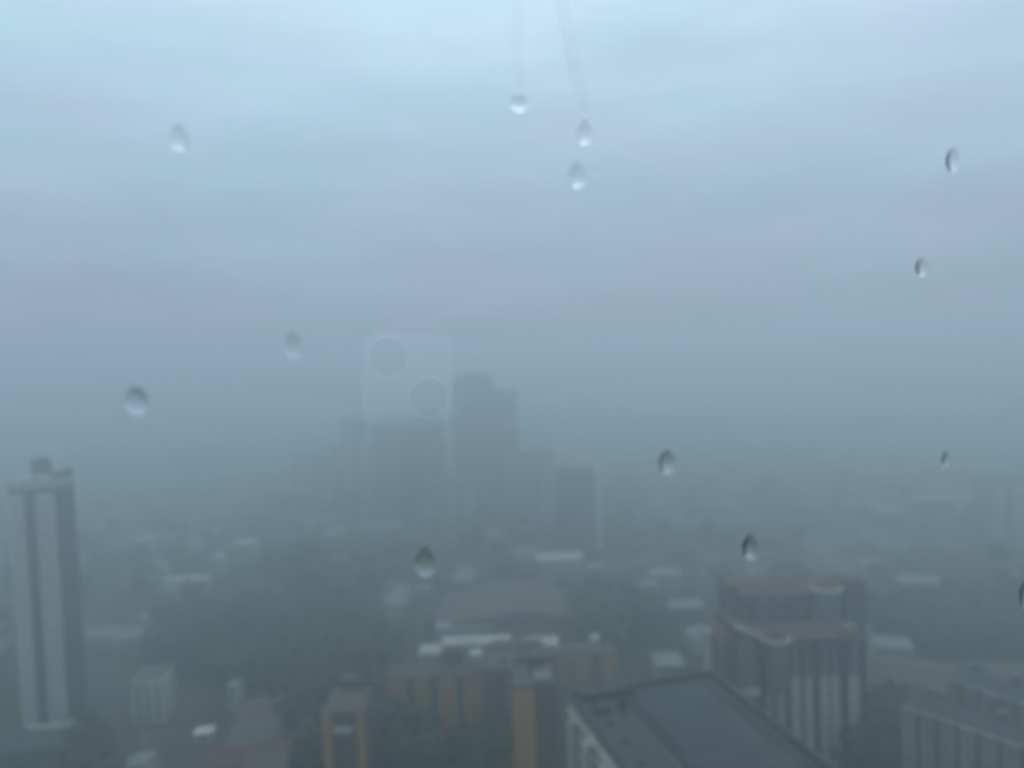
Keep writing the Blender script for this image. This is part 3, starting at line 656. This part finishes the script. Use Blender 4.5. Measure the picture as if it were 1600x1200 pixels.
drop('raindrop just above the red roofed apartments', 1173, 855, 32, 50, lean=-.06, bulge=.42)
drop('raindrop low in the middle, above the curved roof hall', 664, 879, 36, 52, bulge=.46)
drop('tiny raindrop near the right edge, above the far right block', 1478, 718, 18, 32, lean=.08)
drop('pin sized bright droplet over the foot of the tallest tower', 819, 818, 9, 11, bulge=.3)
drop('dark raindrop cut off by the right edge of the picture', 1601, 930, 22, 60)
drop('little droplet beside the large drop under the slanting streak', 931, 266, 9, 12)

# water streaks: shallow ridges of water running down the glass
def streak(label, pts, wpx):
    mb = MB(); P = [on_glass(x, y) - ROOM for x, y in pts]; R3 = Matrix.Rotation(-AZ, 3, 'Z'); P = [R3 @ p for p in P]
    K = 8; n = len(P)
    for i, p in enumerate(P):
        t_ = i / (n - 1); wv = mm(wpx) / 2 * (.92 + .08 * math.sin(i * 1.3)) * (1 - .35 * t_)
        for k in range(K + 1):
            s = -1 + 2 * k / K; mb.v.append((p.x + s * wv, OUT + wv * .017 * (1 - s * s) * min(1, (n - 1 - i) / 5 + .02), p.z))
    for i in range(n - 1):
        for k in range(K): a = i * (K + 1) + k; mb.f.append((a, a + 1, a + K + 2, a + K + 1))
    b = len(mb.v)
    for i in range(n): mb.v += [(mb.v[i * (K + 1)][0], OUT - .0001, mb.v[i * (K + 1)][2]), (mb.v[i * (K + 1) + K][0], OUT - .0001, mb.v[i * (K + 1)][2])]
    for i in range(n - 1):
        mb.f += [(b + 2 * i + 1, b + 2 * i, b + 2 * i + 2, b + 2 * i + 3), (b + 2 * i, i * (K + 1), (i + 1) * (K + 1), b + 2 * i + 2), (i * (K + 1) + K, b + 2 * i + 1, b + 2 * i + 3, (i + 1) * (K + 1) + K)]
    mb.f += [tuple(list(range(K + 1)) + [b + 1, b]), tuple(list(range((n - 1) * (K + 1), n * (K + 1))) + [b + 2 * n - 1, b + 2 * n - 2])]
    o = mb.build('water_streak', M_STREAK, smooth=True); o.data.set_sharp_from_angle(angle=math.radians(25)); o.location = ROOM; o.rotation_euler = (0, 0, AZ)
    bm = bmesh.new(); bm.from_mesh(o.data); bmesh.ops.recalc_face_normals(bm, faces=bm.faces); bm.to_mesh(o.data); bm.free()
    return tag(o, label, 'water streak')
def line(p, q, n): return [(p[0] + (q[0] - p[0]) * i / (n - 1) + 2 * math.sin(i * .9), p[1] + (q[1] - p[1]) * i / (n - 1)) for i in range(n)]
streak('straight faint water streak running from the top edge to the highest drop', line((806, -160), (810, 144), 26), 20)
streak('slanting faint water streak curving from the top edge above two drops', line((868, -160), (882, 20), 14) + line((884, 34), (913, 180), 12), 24)

# clear patch added only where the pane would mirror the phone's back
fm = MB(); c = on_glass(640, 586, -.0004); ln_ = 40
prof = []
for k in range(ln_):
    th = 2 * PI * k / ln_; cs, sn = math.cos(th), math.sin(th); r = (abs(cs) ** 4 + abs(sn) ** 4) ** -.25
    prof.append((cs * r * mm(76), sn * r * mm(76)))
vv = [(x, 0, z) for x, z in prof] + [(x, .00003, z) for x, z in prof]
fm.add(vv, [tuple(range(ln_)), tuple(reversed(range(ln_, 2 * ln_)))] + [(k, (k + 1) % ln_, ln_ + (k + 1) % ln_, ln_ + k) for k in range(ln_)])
fo = fm.build('reflection_patch', M_REFLECTION_PATCH); fo.location = on_glass(640, 586, -.0008); fo.rotation_euler = (0, 0, AZ)
tag(fo, 'added square patch on the glass mirroring two phone camera rings', 'water film')

# ------------------------------------------------------------------ the phone that takes the picture (seen mirrored in the added patch)
ph = thing('phone', 'phone in a black case held behind the glass, two lenses in a pale module', 'phone', EYE)
ph.matrix_world = M.copy()                                              # local x right, y up, -z towards the glass
def zc(me_o): me_o.parent = ph; return me_o
def rounded(x0, x1, y0, y1, z0, z1, r, n=6):
    pts = []
    for cx, cy, a0 in ((x1 - r, y1 - r, 0), (x0 + r, y1 - r, 1), (x0 + r, y0 + r, 2), (x1 - r, y0 + r, 3)):
        pts += [(cx + r * math.cos((a0 + i / n) * PI / 2), cy + r * math.sin((a0 + i / n) * PI / 2)) for i in range(n + 1)]
    k = len(pts); return MB().add([(x, y, z0) for x, y in pts] + [(x, y, z1) for x, y in pts], [tuple(reversed(range(k))), tuple(range(k, 2 * k))] + [(i, (i + 1) % k, k + (i + 1) % k, k + i) for i in range(k)])
rounded(-.0120, .0600, -.134, .0120, .0035, .0125, .010).build('case', 'black', ph)
rounded(-.0083, .0218, -.0219, .0080, .0022, .00349, .0065).build('camera_module', 'module', ph)
for x, y in ((0, 0), (.0133, -.0133)):
    b = MB(); n = 40; TR = .00062
    for k in range(10):
        a = 2 * PI * k / 10; rr = .0066 + TR * math.cos(a); z = .0019 + TR * 1.3 * math.sin(a)
        b.v += [(x + rr * math.cos(2 * PI * i / n), y + rr * math.sin(2 * PI * i / n), z) for i in range(n)]
    for k in range(10):
        for i in range(n): j = (i + 1) % n; k2 = (k + 1) % 10; b.f.append((k * n + i, k2 * n + i, k2 * n + j, k * n + j))
    o = b.build('lens_ring', 'steel', ph, smooth=True)
    MB().lathe([(.0062, .0015), (.0062, .00215)], 40, x, y).build('lens', 'lensglass', ph)
MB().lathe([(.0011, .0019), (.0011, .00215)], 16, .0146, .0010).build('flash', 'dark', ph)
